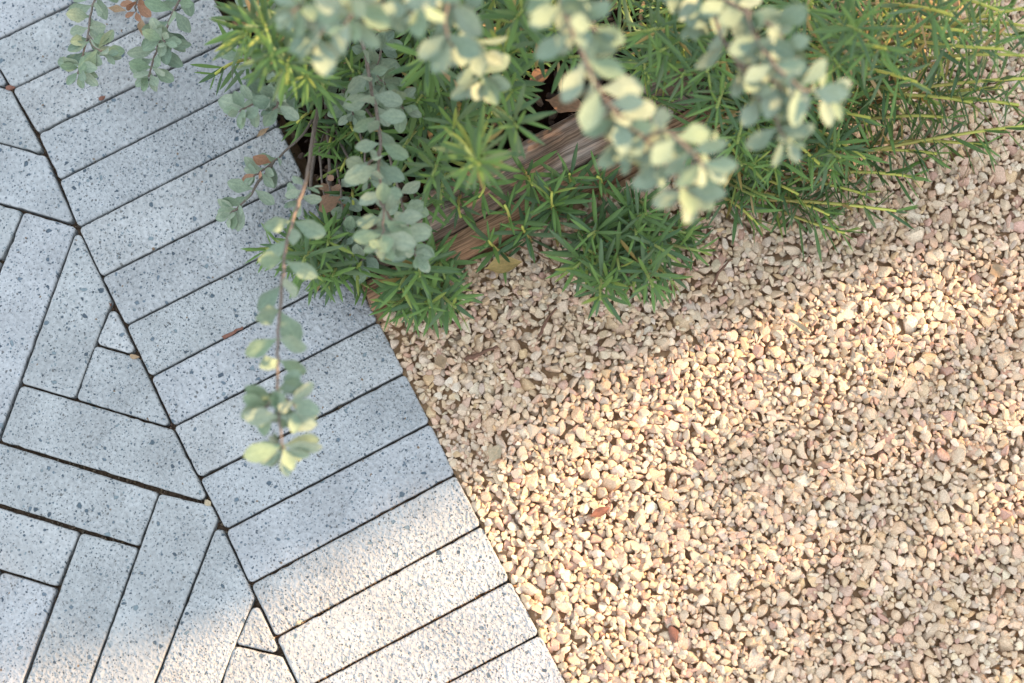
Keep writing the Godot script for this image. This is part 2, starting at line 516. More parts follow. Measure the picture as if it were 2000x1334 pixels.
func pavement() -> void:
	var g := MB.new()
	# bedding under the blocks
	var corner := [at(-1500, -900), at(150, -900), at(430, 20), at(740, 626), at(1120, 1350), at(1700, 2450), at(-1500, 2450)]
	var bed := PackedInt32Array()
	for p in corner:
		bed.append(g.vert(Vector3(p.x, -0.0135, p.z) - Vector3(0.002, 0, 0), Vector3.UP))
	var mid := g.vert(Vector3(at(-300, 700).x, -0.0135, at(-300, 700).z), Vector3.UP)
	for i in bed.size():
		g.tri(mid, bed[i], bed[(i + 1) % bed.size()])
	var pave := put("pavement", g.mesh(), M.sand)
	tag(pave, "pale speckled block paving with a straight border course and dark joints", "", "", "structure")
	var polys := []
	for i in range(-3, 22):
		polys.append([L(i), R(i), R(i + 1), L(i + 1)])
	var f := [
		[[21, 173], [-32, 84], [-160, 55], [-160, 122]],
		[[21, 173], [90, 303], [-240, 213], [-240, 100]],
		[[90, 303], [150, 440], [-240, 328], [-240, 213]],
		[[46, 411], [3, 508], [-106, 478], [-60, 380]],
		[[3, 508], [-106, 478], [-230, 798], [-122, 832]],
		[[46, 411], [151, 442], [-5, 863], [-122, 832]],
		[[151, 442], [219, 588], [146, 780], [39, 749]],
		[[219, 588], [184, 672], [273, 698]],
		[[184, 672], [273, 698], [338, 837], [146, 780]],
		[[39, 749], [338, 837], [413, 985], [-3, 862]],
		[[-120, 827], [311, 961], [272, 1069], [-157, 938]],
		[[311, 961], [413, 985], [427, 1013], [262, 1440], [150, 1405]],
		[[427, 1013], [499, 1167], [390, 1440], [262, 1440]],
		[[499, 1167], [456, 1259], [552, 1281]],
		[[456, 1259], [552, 1281], [622, 1425], [402, 1425]],
		[[157, 1038], [272, 1069], [118, 1490], [4, 1455]],
		[[-280, 905], [157, 1038], [112, 1148], [-320, 1016]],
		[[1, 1114], [112, 1148], [-38, 1560], [-150, 1526]],
		[[-320, 1016], [1, 1114], [-44, 1228], [-470, 1098]],
		[[-122, 832], [-230, 798], [-270, 906], [-162, 938]],
	]
	for q in f: polys.append(q.map(func(e): return Vector2(e[0], e[1])))
	# the herringbone of the field goes on outside the picture
	var o := at(311, 961)
	var va := (at(151, 1402) - o).normalized()
	var vb := Vector3(-va.z, 0, va.x)
	if vb.x < 0: vb = -vb
	var wd: float = (at(157, 1038) - o).length() / sqrt(2.0)
	var e := at(46, 411) - o
	var ln := -(e.dot(vb) + e.dot(va)) / 2.0
	var flat := func(p: Vector3) -> Vector2: return Vector2(p.x, p.z)
	var taken := []
	for q in polys: taken.append(PackedVector2Array(q.map(func(p): return flat.call(at(p.x, p.y)))))
	var room := PackedVector2Array([Vector2(-1.25, -1.0)])
	for i in range(-6, 23): room.append(flat.call(at(L(i).x, L(i).y)))
	room.append(Vector2(-1.25, flat.call(at(L(22).x, L(22).y)).y))
	var extra := []
	for i in range(-16, 17):
		for j in range(-4, 5):
			var c := o + (vb * -i + va * i) * wd + (vb + va) * ln * j
			for tile in [[c, c + vb * wd, c + vb * wd + va * ln, c + va * ln], [c, c - vb * ln, c - vb * ln + va * wd, c + va * wd]]:
				var tp := PackedVector2Array(tile.map(func(p): return flat.call(p)))
				var hit := 0.0
				for q in taken:
					for part in Geometry2D.intersect_polygons(tp, q): hit += poly_area(part)
				if hit > 0.75 * wd * ln: continue
				if hit > 0.04 * wd * ln:
					var left := [tp]
					for q in taken:
						var next := []
						for part in left: next.append_array(Geometry2D.clip_polygons(part, q))
						left = next
					var best := PackedVector2Array()
					for part in left:
						if part.size() > 2 and (best.is_empty() or poly_area(part) > poly_area(best)): best = part
					if best.is_empty(): continue
					var hull := Geometry2D.convex_hull(best)
					hull.remove_at(hull.size() - 1)
					if poly_area(hull) > poly_area(best) * 1.12 or poly_area(best) < 0.001: continue
					tp = hull
				for part in Geometry2D.intersect_polygons(tp, room):
					if poly_area(part) < 0.0006: continue
					var w3 := PackedVector3Array()
					for p in part: w3.append(Vector3(p.x, 0, p.y))
					extra.append(w3)
	for q in polys:
		var w := PackedVector3Array()
		var c := Vector3.ZERO
		for p in q:
			w.append(at(p.x, p.y)); c += at(p.x, p.y)
		c /= q.size()
		var gap := 0.0010 if q.size() == 4 else 0.0012
		var xf := Transform3D(Basis(Vector3(rgauss(), 0, rgauss()).normalized(), rf(0, 0.0045)), c + Vector3(0, rf(-0.0008, 0.0004), 0))
		put("paver", paver_mesh(w, c, gap, 0.05), M.paver[rng.randi() % 6], pave, xf)
	for w in extra:
		var c := Vector3.ZERO
		var inside := false
		for p in w:
			c += p
			var px := seen_at(p)
			inside = inside or (px.x > 4 and px.y > 0 and px.y < 1334)
		c /= w.size()
		if inside: continue
		put("paver", paver_mesh(w, c, 0.0012, 0.05), M.paver[rng.randi() % 6], pave, Transform3D(Basis(), c + Vector3(0, rf(-0.0008, 0.0004), 0)))
	# grit lying in the joints
	var mm := MultiMesh.new()
	mm.transform_format = MultiMesh.TRANSFORM_3D
	mm.use_colors = true
	mm.mesh = M.pebbles[0]
	var spots := []
	for q in polys:
		for i in q.size():
			var a: Vector2 = q[i]; var d: Vector2 = q[(i + 1) % q.size()]
			if a.x < -100 and d.x < -100: continue
			for k in int(a.distance_to(d) / 11.0):
				var p := a.lerp(d, rng.randf())
				spots.append(at(p.x, p.y, 0) + Vector3(rf(-0.0015, 0.0015), rf(-0.0125, -0.0095), rf(-0.0015, 0.0015)))
	mm.instance_count = spots.size()
	for i in spots.size():
		var s := rf(0.10, 0.28)
		mm.set_instance_transform(i, Transform3D(Basis.from_euler(Vector3(rf(0, 6), rf(0, 6), rf(0, 6))).scaled(Vector3(s, s * 0.7, s)), spots[i]))
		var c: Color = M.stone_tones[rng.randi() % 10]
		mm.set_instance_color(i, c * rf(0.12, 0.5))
	var grit := MultiMeshInstance3D.new()
	grit.name = "joint_grit"; grit.multimesh = mm; grit.material_override = M.gravel
	tag(grit, "", "", "", "stuff")
	pave.add_child(grit, true)

# ---------------------------------------------------------------- gravel
func gravel() -> void:
	var edge_a := at(420, 0); var edge_b := at(1112, 1334)
	var tim_a := at(748, 604); var tim_b := at(1250, 337)
	var en := Vector3(edge_b.z - edge_a.z, 0, -(edge_b.x - edge_a.x)).normalized()
	if en.dot(at(1800, 900) - edge_a) < 0: en = -en
	var tn := Vector3(tim_b.z - tim_a.z, 0, -(tim_b.x - tim_a.x)).normalized()
	if tn.dot(at(1800, 900) - tim_a) < 0: tn = -tn
	var x0 := at(620, 600).x - 0.02
	var x1 := 1.05
	var z0 := -0.95
	var z1 := 0.42
	var cell := 0.0022
	var gw := int((x1 - x0) / cell) + 1
	var gh := int((z1 - z0) / cell) + 1
	var hm := PackedFloat32Array()
	hm.resize(gw * gh)
	hm.fill(-0.0105)
	# the bed below the stones
	var b := MB.new()
	var q := []
	for p in [tim_a - tn * 0.03 + (tim_a - tim_b) * 0.02, Vector3(edge_b.x, 0, edge_b.z) + (edge_b - edge_a) * 0.6, Vector3(3, 0, 2.2), tim_a - tn * 0.03 + (tim_b - tim_a) * 9.0]:
		q.append(b.vert(Vector3(p.x, -0.0098, p.z) - en * 0.006, Vector3.UP))
	b.quad(q[0], q[1], q[2], q[3])
	var bed := put("gravel_bed", b.mesh(), M.dust)
	tag(bed, "cream and tan crushed stone gravel between the paving and the planting", "", "", "structure")
	var stones := []
	var weights := [0, 0, 0, 1, 1, 2, 2, 3, 3, 3, 4, 4, 5, 6, 8, 8, 9, 9, 7, 0, 3, 2, 5]
	var tries := 230000
	for k in tries:
		var p := Vector3(rf(x0, x1), 0, rf(z0, z1))
		var de := (p - edge_a).dot(en)
		if de < 0.03:
			var qx := seen_at(p)
			if qx.x < border_x(qx.y) + 4.0: continue
		var dt := (p - tim_a).dot(tn)
		if dt < 0.004: continue
		var s := exp(rgauss() * 0.30) * (0.0078 if k < tries * 0.4 else 0.0066)
		if k < tries * 0.5 and rng.randf() < 0.10: s *= 1.4
		if k > tries * 0.7: s *= 0.58
		s = clampf(s, 0.0030, 0.0145)
		var asp := rf(0.40, 0.95)
		var flat := rf(0.38, 0.74)
		var cx := int((p.x - x0) / cell); var cz := int((p.z - z0) / cell)
		var rad := int(s * 0.8 / cell)
		var top := -1.0; var sum := 0.0; var cnt := 0
		for j in range(-rad, rad + 1):
			var zz := cz + j
			if zz < 0 or zz >= gh: continue
			for i in range(-rad, rad + 1):
				var xx := cx + i
				if xx < 0 or xx >= gw or i * i + j * j > rad * rad: continue
				var hh := hm[zz * gw + xx]
				top = maxf(top, hh); sum += hh; cnt += 1
		if cnt == 0: continue
		var base := lerpf(sum / cnt, top, 0.22)
		var y := base + s * flat * 0.72
		var lim := 0.0045 if de > 0.03 else 0.001
		if y + s * flat * 0.8 > lim: continue
		for j in range(-rad, rad + 1):
			var zz := cz + j
			if zz < 0 or zz >= gh: continue
			for i in range(-rad, rad + 1):
				var xx := cx + i
				if xx < 0 or xx >= gw or i * i + j * j > rad * rad: continue
				var hh := y + s * flat * 0.85 * (1.0 - 0.8 * float(i * i + j * j) / maxf(1.0, rad * rad))
				hm[zz * gw + xx] = maxf(hm[zz * gw + xx], hh)
		var tilt := Basis.from_euler(Vector3(rgauss() * 0.33, 0, rgauss() * 0.33)) * Basis(Vector3.UP, rf(0, TAU))
		if rng.randf() < 0.1: tilt = Basis.from_euler(Vector3(rf(0, TAU), rf(0, TAU), rf(0, TAU)))
		var bs := tilt * Basis.from_scale(Vector3(s, s * flat, s * asp) / 0.0065)
		stones.append([Transform3D(bs, Vector3(p.x, y, p.z)), rng.randi() % 12, weights[rng.randi() % weights.size()], s, y + s * flat, cz * gw + cx])
	# the three hundred that show largest are stones of their own
	var order := []
	for i in stones.size():
		var e: Array = stones[i]
		var px := seen_at(e[0].origin)
		if px.x < 10 or px.x > 1990 or px.y < 10 or px.y > 1324: continue
		if hm[e[5]] - e[4] > 0.0008: continue
		if px.y < 660 and px.x < 1380 or px.y < 330 and px.x < 1900: continue
		order.append([e[3], i])
	order.sort_custom(func(a, c): return a[0] > c[0])
	var single := {}
	for k in mini(300, order.size()):
		single[order[k][1]] = true
	var by := []
	for k in 12: by.append([])
	for i in stones.size():
		var e: Array = stones[i]
		if single.has(i):
			put("stone", M.pebbles[e[1]], M.stone[e[2]], bed, e[0])
		else:
			by[e[1]].append(e)
	for k in 12:
		var mm := MultiMesh.new()
		mm.transform_format = MultiMesh.TRANSFORM_3D
		mm.use_colors = true
		mm.mesh = M.pebbles[k]
		mm.instance_count = by[k].size()
		for i in by[k].size():
			var e: Array = by[k][i]
			mm.set_instance_transform(i, e[0])
			var c: Color = M.stone_tones[e[2]]
			c = c * rf(0.86, 1.12)
			mm.set_instance_color(i, Color(c.r * rf(0.97, 1.03), c.g, c.b * rf(0.94, 1.06), 1))
		var o := MultiMeshInstance3D.new()
		o.name = "gravel_%03d" % k; o.multimesh = mm; o.material_override = M.gravel
		tag(o, "", "", "", "stuff")
		bed.add_child(o, true)
	print("stones ", stones.size(), " visible ", order.size())

# ---------------------------------------------------------------- soil, timber
func soil_bed() -> void:
	var b := MB.new()
	var rows := []
	var nz := FastNoiseLite.new()
	nz.seed = 5; nz.frequency = 18.0
	for j in 40:
		var row := []
		for i in 70:
			var base := at(440, 20).lerp(at(745, 600), 0.0)
			var p := at(425, 10) + (at(760, 626) - at(430, 10)) * (1.0 - j / 20.0 if j <= 20 else -(j - 20) / 10.0) + (at(1250, 337) - at(748, 604)).normalized() * (0.006 + i * 0.03)
			var h := -0.012 + 0.012 * nz.get_noise_2d(p.x, p.z) + 0.006 * nz.get_noise_2d(p.x * 4, p.z * 4) - (0.012 if i == 0 else 0.0)
			row.append(b.vert(Vector3(p.x, h, p.z), Vector3(rgauss() * 0.1, 1, rgauss() * 0.1).normalized(), Vector2(p.x, p.z)))
		rows.append(row)
	for j in 39:
		for i in 69:
			b.quad(rows[j][i], rows[j][i + 1], rows[j + 1][i + 1], rows[j + 1][i])
	var soil := put("soil_bed", b.mesh(), M.soil)
	tag(soil, "dark planting soil with mulch behind the timber edging", "", "", "structure")
	# bark chips and crumbs
	var mm := MultiMesh.new()
	mm.transform_format = MultiMesh.TRANSFORM_3D
	mm.use_colors = true
	mm.mesh = M.pebbles[3]
	mm.instance_count = 5200
	var u := (at(1250, 337) - at(748, 604)).normalized()
	for i in 5200:
		var p := at(425, 10) + (at(760, 626) - at(430, 10)) * rf(-0.9, 0.88) + u * rf(0.0, 1.0)
		var s := rf(0.3, 1.1)
		mm.set_instance_transform(i, Transform3D(Basis.from_euler(Vector3(rgauss() * 0.4, rf(0, 6), rgauss() * 0.4)) * Basis.from_scale(Vector3(s * rf(0.8, 2.4), s * 0.3, s * 0.6)), Vector3(p.x, rf(-0.016, 0.002), p.z)))
		var c := Color(0.06, 0.04, 0.03).lerp(Color(0.20, 0.13, 0.085), pow(rng.randf(), 2.0))
		mm.set_instance_color(i, c)
	var o := MultiMeshInstance3D.new()
	o.name = "mulch"; o.multimesh = mm; o.material_override = M.gravel
	tag(o, "", "", "", "stuff")
	soil.add_child(o, true)

func timber() -> void:
	var a := at(727, 596, 0.026); var c := at(1250, 315, 0.026)
	var along := Vector3(c.x - a.x, 0, c.z - a.z).normalized()
	var back := Vector3(along.z, 0, -along.x)
	if back.z > 0: back = -back
	var total := 1.0
	# section: v runs from the foot of the front face over the top to the back
	var prof := []
	var W := 0.082; var top := 0.026
	prof.append([0.002, -0.05]); prof.append([0.0, -0.02]); prof.append([0.001, 0.004]); prof.append([0.003, 0.013])
	prof.append([0.007, 0.019]); prof.append([0.013, 0.0225]); prof.append([0.020, 0.0235]); prof.append([0.0255, 0.0225])
	prof.append([0.0268, 0.013]); prof.append([0.0282, 0.0235])
	for k in 10: prof.append([0.031 + 0.0045 * k, top - 0.0006 * absf(k - 5)])
	prof.append([W - 0.004, top - 0.004]); prof.append([W, top - 0.012]); prof.append([W, -0.05])
	var b := MB.new()
	var nz := FastNoiseLite.new()
	nz.seed = 21; nz.frequency = 9.0
	var rows := []
	var segs := 110
	for i in segs + 1:
		var t := total * i / segs
		var row := []
		for k in prof.size():
			var v: float = prof[k][0]; var y: float = prof[k][1]
			var crack := k == 8
			if crack: y += clampf(0.012 - 0.018 * (0.5 + 0.9 * nz.get_noise_2d(t * 1.2, 50.0)), 0.0, 0.010)
			v += 0.0016 * nz.get_noise_2d(t * 2.0, k * 0.03) + (0.0012 * nz.get_noise_2d(t * 6.0, 9.0) if k in [7, 8, 9] else 0.0)
			y += 0.0016 * nz.get_noise_2d(t * 1.5 + 7.0, v * 12.0) + 0.0009 * nz.get_noise_2d(t * 3.0, v * 90.0)
			var end := t + (0.006 * nz.get_noise_2d(k * 0.7, 3.0) if i == 0 else 0.0)
			row.append(a * Vector3(1, 0, 1) + along * end + back * v + Vector3(0, y, 0))
		rows.append(row)
	var ids := []
	for i in segs + 1:
		var r := []
		for k in prof.size():
			var dk: Vector3 = rows[i][mini(k + 1, prof.size() - 1)] - rows[i][maxi(k - 1, 0)]
			var di: Vector3 = rows[mini(i + 1, segs)][k] - rows[maxi(i - 1, 0)][k]
			var nn := dk.cross(di).normalized()
			var want: Vector3 = Vector3.UP if k > 4 and k < prof.size() - 3 else (-back if k <= 4 else back)
			if nn.dot(want + Vector3.UP * 0.3) < 0: nn = -nn
			# weathered silver-brown on top, raw orange-brown where the front has split away
			var grey := Color(0.31, 0.205, 0.145); var raw := Color(0.46, 0.265, 0.15); var pale := Color(0.56, 0.45, 0.37)
			var t := total * i / segs
			var col := raw if k < 8 else grey
			if k >= 9: col = grey.lerp(pale, clampf(1.6 * nz.get_noise_2d(t * 1.1 + 30.0, k * 0.02) + 0.25, 0.0, 0.8)).lerp(raw, clampf(0.5 * nz.get_noise_2d(t * 3.0, k * 0.08) + 0.2, 0.0, 0.5))
			if k == 8: col = Color(0.06, 0.04, 0.03)
			r.append(b.vert(rows[i][k], nn, Vector2(t / 0.42, prof[k][0] / 0.11 + prof[k][1] / 0.11), col))
		ids.append(r)
	for i in segs:
		for k in prof.size() - 1:
			b.quad(ids[i][k], ids[i][k + 1], ids[i + 1][k + 1], ids[i + 1][k])
	# the sawn end beside the paving
	var e := []
	for k in prof.size():
		e.append(b.vert(rows[0][k], -along, Vector2(prof[k][0] / 0.09, prof[k][1] / 0.4), Color(0.33, 0.21, 0.13)))
	var m := b.vert(a * Vector3(1, 0, 1) + back * W * 0.5 + Vector3(0, -0.02, 0), -along, Vector2(0.5, 0), Color(0.33, 0.21, 0.13))
	for k in prof.size():
		b.tri(m, e[k], e[(k + 1) % prof.size()])
	tag(put("timber_edging", b.mesh(), M.wood), "weathered split brown timber sleeper edging the bed, half under the green shrubs", "timber edging")

# ---------------------------------------------------------------- plants
var leaf_wide := 0.95
var leaf_heap := []      # of the plant being built: [world transform, branch node, mesh, material]

func begin_plant(called: String, where: Vector3) -> Node3D:
	leaf_heap = []
	return thing(called, where)

func end_plant(plant: Node3D, spare: Mesh, spare_mat: Material) -> void:
	var order := []
	for i in leaf_heap.size():
		var o: Vector3 = leaf_heap[i][0].origin
		var px := seen_at(o)
		var inside := px.x > -30 and px.x < 2030 and px.y > -30 and px.y < 1364
		order.append([(o.y + 0.05 if inside else -1.0), i])
	order.sort_custom(func(a, c): return a[0] > c[0])
	var rest := []
	for k in order.size():
		var e: Array = leaf_heap[order[k][1]]
		if k < 300 and order[k][0] > 0.0:
			var br: Node3D = e[1]
			put("leaf", e[2], e[3], br, br.transform.affine_inverse() * (plant.transform.affine_inverse() * e[0]))
		else:
			rest.append(e)
	if rest:
		var mm := MultiMesh.new()
		mm.transform_format = MultiMesh.TRANSFORM_3D
		mm.use_colors = true
		mm.mesh = spare
		mm.instance_count = rest.size()
		for i in rest.size():
			mm.set_instance_transform(i, plant.transform.affine_inverse() * rest[i][0])
			mm.set_instance_color(i, (rest[i][3] as StandardMaterial3D).albedo_color.srgb_to_linear())
		var o := MultiMeshInstance3D.new()
		o.name = "inner_foliage"; o.multimesh = mm; o.material_override = spare_mat
		tag(o, "", "", "", "stuff")
		plant.add_child(o, true)

func leaf_frame(p: Vector3, dir: Vector3, up: Vector3, s: float, wide := 1.0) -> Transform3D:
	var z := dir.normalized()
	var y := up - z * up.dot(z)
	if y.length() < 0.05: y = Vector3(0.2, 1, 0.1) - z * z.dot(Vector3(0.2, 1, 0.1))
	y = y.normalized()
	var x := y.cross(z).normalized()
	return Transform3D(Basis(x * s * wide, y * s, z * s), p)

func arc_table(pts: PackedVector3Array) -> PackedFloat32Array:
	var t := PackedFloat32Array([0.0])
	for i in range(1, pts.size()): t.append(t[i - 1] + pts[i].distance_to(pts[i - 1]))
	return t

func on_arc(pts: PackedVector3Array, t: PackedFloat32Array, d: float) -> Array:
	var i := 1
	while i < pts.size() - 1 and t[i] < d: i += 1
	var f := clampf((d - t[i - 1]) / maxf(1e-6, t[i] - t[i - 1]), 0.0, 1.0)
	return [pts[i - 1].lerp(pts[i], f), (pts[i] - pts[i - 1]).normalized()]

# a silver branch through photo points [column, row, height]; leaves in opposite pairs, crowded at the tip
func silver_branch(plant: Node3D, way: Array, bare: float, gap: float, size: float, tip_pairs := 4, thick := 0.0017, dry := 0.0) -> void:
	var ctrl := PackedVector3Array()
	for w in way: ctrl.append(at(w[0], w[1], w[2]) - plant.position)
	var pts := curve(ctrl, 6)
	for i in range(1, pts.size() - 1): pts[i] += Vector3(rgauss(), rgauss(), rgauss()) * 0.0006
	var t := arc_table(pts)
	var total: float = t[t.size() - 1]
	var rad := PackedFloat32Array()
	for i in pts.size(): rad.append(lerpf(thick, 0.0010, t[i] / total) * rf(0.9, 1.1))
	var b := MB.new()
	tube(b, pts, rad, 7, Color(1.35, 1.45, 1.5), Color(1.75, 2.2, 2.3))
	var node := put("branch", b.mesh(), M.bark, plant)
	var where := []
	var d := total * bare
	while d < total - 0.010:
		where.append([d, rf(0.85, 1.1), deg_to_rad(rf(52, 78))])
		d += gap * rf(0.75, 1.2)
	for k in tip_pairs:
		var f := float(k) / maxf(1.0, tip_pairs - 1)
		where.append([total - 0.010 + 0.010 * f, lerpf(1.0, 0.5, f), deg_to_rad(lerpf(80, 32, f))])
	var phi := rf(0, TAU)
	for e in where:
		var at_: Array = on_arc(pts, t, e[0])
		var p: Vector3 = at_[0]; var T: Vector3 = at_[1]
		var x := T.cross(Vector3.UP)
		if x.length() < 0.15: x = T.cross(Vector3.BACK)
		x = x.normalized()
		var y := x.cross(T)
		phi += PI / 2 + rf(-0.3, 0.3)
		for s in 2:
			var a := phi + PI * s + rf(-0.25, 0.25)
			var ang: float = e[2] + rf(-0.15, 0.15)
			var rd := x * cos(a) + y * sin(a)
			var dir := (T * cos(ang) + rd * sin(ang)).normalized()
			if dir.y < -0.25: dir = Vector3(dir.x, dir.y * 0.35, dir.z).normalized()
			var up := (T * 0.45 + Vector3.UP * 0.8 + rd * 0.1 + Vector3(rgauss(), rgauss(), rgauss()) * 0.22).normalized()
			var z: float = 0.93 * size * e[1] * rf(0.85, 1.12)
			var m: Material = M.silver[rng.randi() % 5]
			if rng.randf() < dry: m = M.silver_dry
			leaf_heap.append([plant.transform * leaf_frame(p + dir * 0.0012, dir, up, z / 0.03), node, M.silver_leaf[rng.randi() % 6], m])

func plain_stem(plant: Node3D, way: Array, r0: float, r1: float) -> void:
	var ctrl := PackedVector3Array()
	for w in way: ctrl.append(at(w[0], w[1], w[2]) - plant.position)
	var pts := curve(ctrl, 6)
	var rad := PackedFloat32Array()
	for i in pts.size():
		rad.append(lerpf(r0, r1, float(i) / pts.size()) * rf(0.9, 1.12))
		pts[i] += Vector3(rgauss(), 0, rgauss()) * 0.0006
	var b := MB.new()
	tube(b, pts, rad, 8, Color(1.3, 1.35, 1.4), Color(1.5, 1.5, 1.5))
	put("stem", b.mesh(), M.bark, plant)

# a green shoot from a foot to a tip; narrow leaves in whorls
func green_shoot(plant: Node3D, foot: Vector3, tip: Vector3, sag: float, leafy: float, size: float, old: float) -> void:
	var a := foot - plant.position; var c := tip - plant.position
	var mid := a.lerp(c, 0.5) + Vector3(rgauss() * 0.006, sag, rgauss() * 0.006)
	var pts := PackedVector3Array()
	for k in 15:
		var f := k / 14.0
		pts.append(a.lerp(mid, f).lerp(mid.lerp(c, f), f))
	var t := arc_table(pts)
	var total: float = t[t.size() - 1]
	var rad := PackedFloat32Array()
	for i in pts.size(): rad.append(lerpf(0.0021, 0.0014, t[i] / total))
	var b := MB.new()
	tube(b, pts, rad, 6, Color(0.24, 0.15, 0.07), Color(0.50, 0.50, 0.10) if leafy > 0.165 else Color(0.26, 0.32, 0.085))
	var node := put("sprig", b.mesh(), M.green_stem, plant)
	var d := maxf(0.012, total - leafy)
	var phi := rf(0, TAU)
	while d < total + 0.0001:
		var from_tip := total - d
		var q: Array = on_arc(pts, t, d)
		var p: Vector3 = q[0]; var T: Vector3 = q[1]
		var x := T.cross(Vector3(0.1, 1, 0.2))
		if x.length() < 0.1: x = T.cross(Vector3.BACK)
		x = x.normalized()
		var y := x.cross(T)
		phi += 0.9 + rf(-0.2, 0.2)
		var young := clampf(1.0 - from_tip / 0.035, 0.0, 1.0)
		var whorl := 3 if from_tip > 0.012 else 4
		for s in whorl:
			if rng.randf() < 0.11 + 0.2 * old: continue
			var an := phi + TAU * s / whorl + rf(-0.2, 0.2)
			var ang := deg_to_rad(lerpf(rf(50, 98), rf(18, 46), young))
			var rd := x * cos(an) + y * sin(an)
			var dir := (T * cos(ang) + rd * sin(ang)).normalized()
			if dir.y < -0.3: dir = Vector3(dir.x, dir.y * 0.5, dir.z).normalized()
			var up := (T * 0.8 + Vector3.UP * 0.55 + Vector3(rgauss(), rgauss(), rgauss()) * 0.34).normalized()
			var z := size * lerpf(rf(0.68, 1.14), rf(0.4, 0.62), young * young)
			var worn := clampf((from_tip - 0.05) / 0.09, 0.0, 1.0) * 0.75 + old
			var m: Material = M.needle[rng.randi() % 5]
			if young > 0.65: m = M.needle[3 if rng.randf() < 0.85 else 5]
			if rng.randf() < worn * 0.6: m = M.needle[5 + rng.randi() % 3]
			leaf_heap.append([plant.transform * leaf_frame(p + dir * 0.001, dir, up, z / 0.04, leaf_wide), node, M.green_leaf[rng.randi() % 6], m])
		d += rf(0.0075, 0.0125)

func in_poly(rect: Array) -> Vector2:
	var pg := PackedVector2Array()
	var lo := Vector2(1e6, 1e6); var hi := -lo
	for e in rect:
		var p := Vector2(e[0], e[1])
		pg.append(p); lo = lo.min(p); hi = hi.max(p)
	for k in 200:
		var p := Vector2(rf(lo.x, hi.x), rf(lo.y, hi.y))
		if Geometry2D.is_point_in_polygon(p, pg): return p
	return pg[0]

func bush(label: String, base: Vector2, heroes: Array, zone: Array, count: int, low: float, high: float, pull: float, drag := Vector2.ZERO, size := 0.039) -> void:
	var plant := begin_plant("green_shrub", at(base.x, base.y, -0.005))
	for e in heroes:
		var tip := at(e[0], e[1], e[2])
		var fx := base.lerp(Vector2(e[0], e[1]), 0.45)
		if e.size() > 4: fx = Vector2(e[3], e[4])
		var foot := at(fx.x, fx.y, -0.005 if e.size() < 6 else e[5])
		green_shoot(plant, foot, tip, rf(0.015, 0.035), (rf(0.17, 0.24) if e.size() > 4 else rf(0.06, 0.13)), size * rf(0.95, 1.1), 0.0)
	for k in count:
		var p := in_poly(zone)
		var h := lerpf(low, high, pow(rng.randf(), 1.5))
		var fx := p.lerp(base, pull * rf(0.7, 1.2)) + Vector2(rgauss() * 25, rgauss() * 25) - drag * rf(0.4, 1.0)
		green_shoot(plant, at(fx.x, fx.y, -0.006), at(p.x, p.y, h), rf(0.0, 0.03), rf(0.06, 0.13), size * rf(0.8, 1.05), 0.38 if h < lerpf(low, high, 0.3) else 0.05)
	end_plant(plant, M.green_leaf[0], M.needle_spare)
	tag(plant, label, "shrub", "narrow leaved green shrubs in the bed")
	print(label, " leaves ", leaf_heap.size())

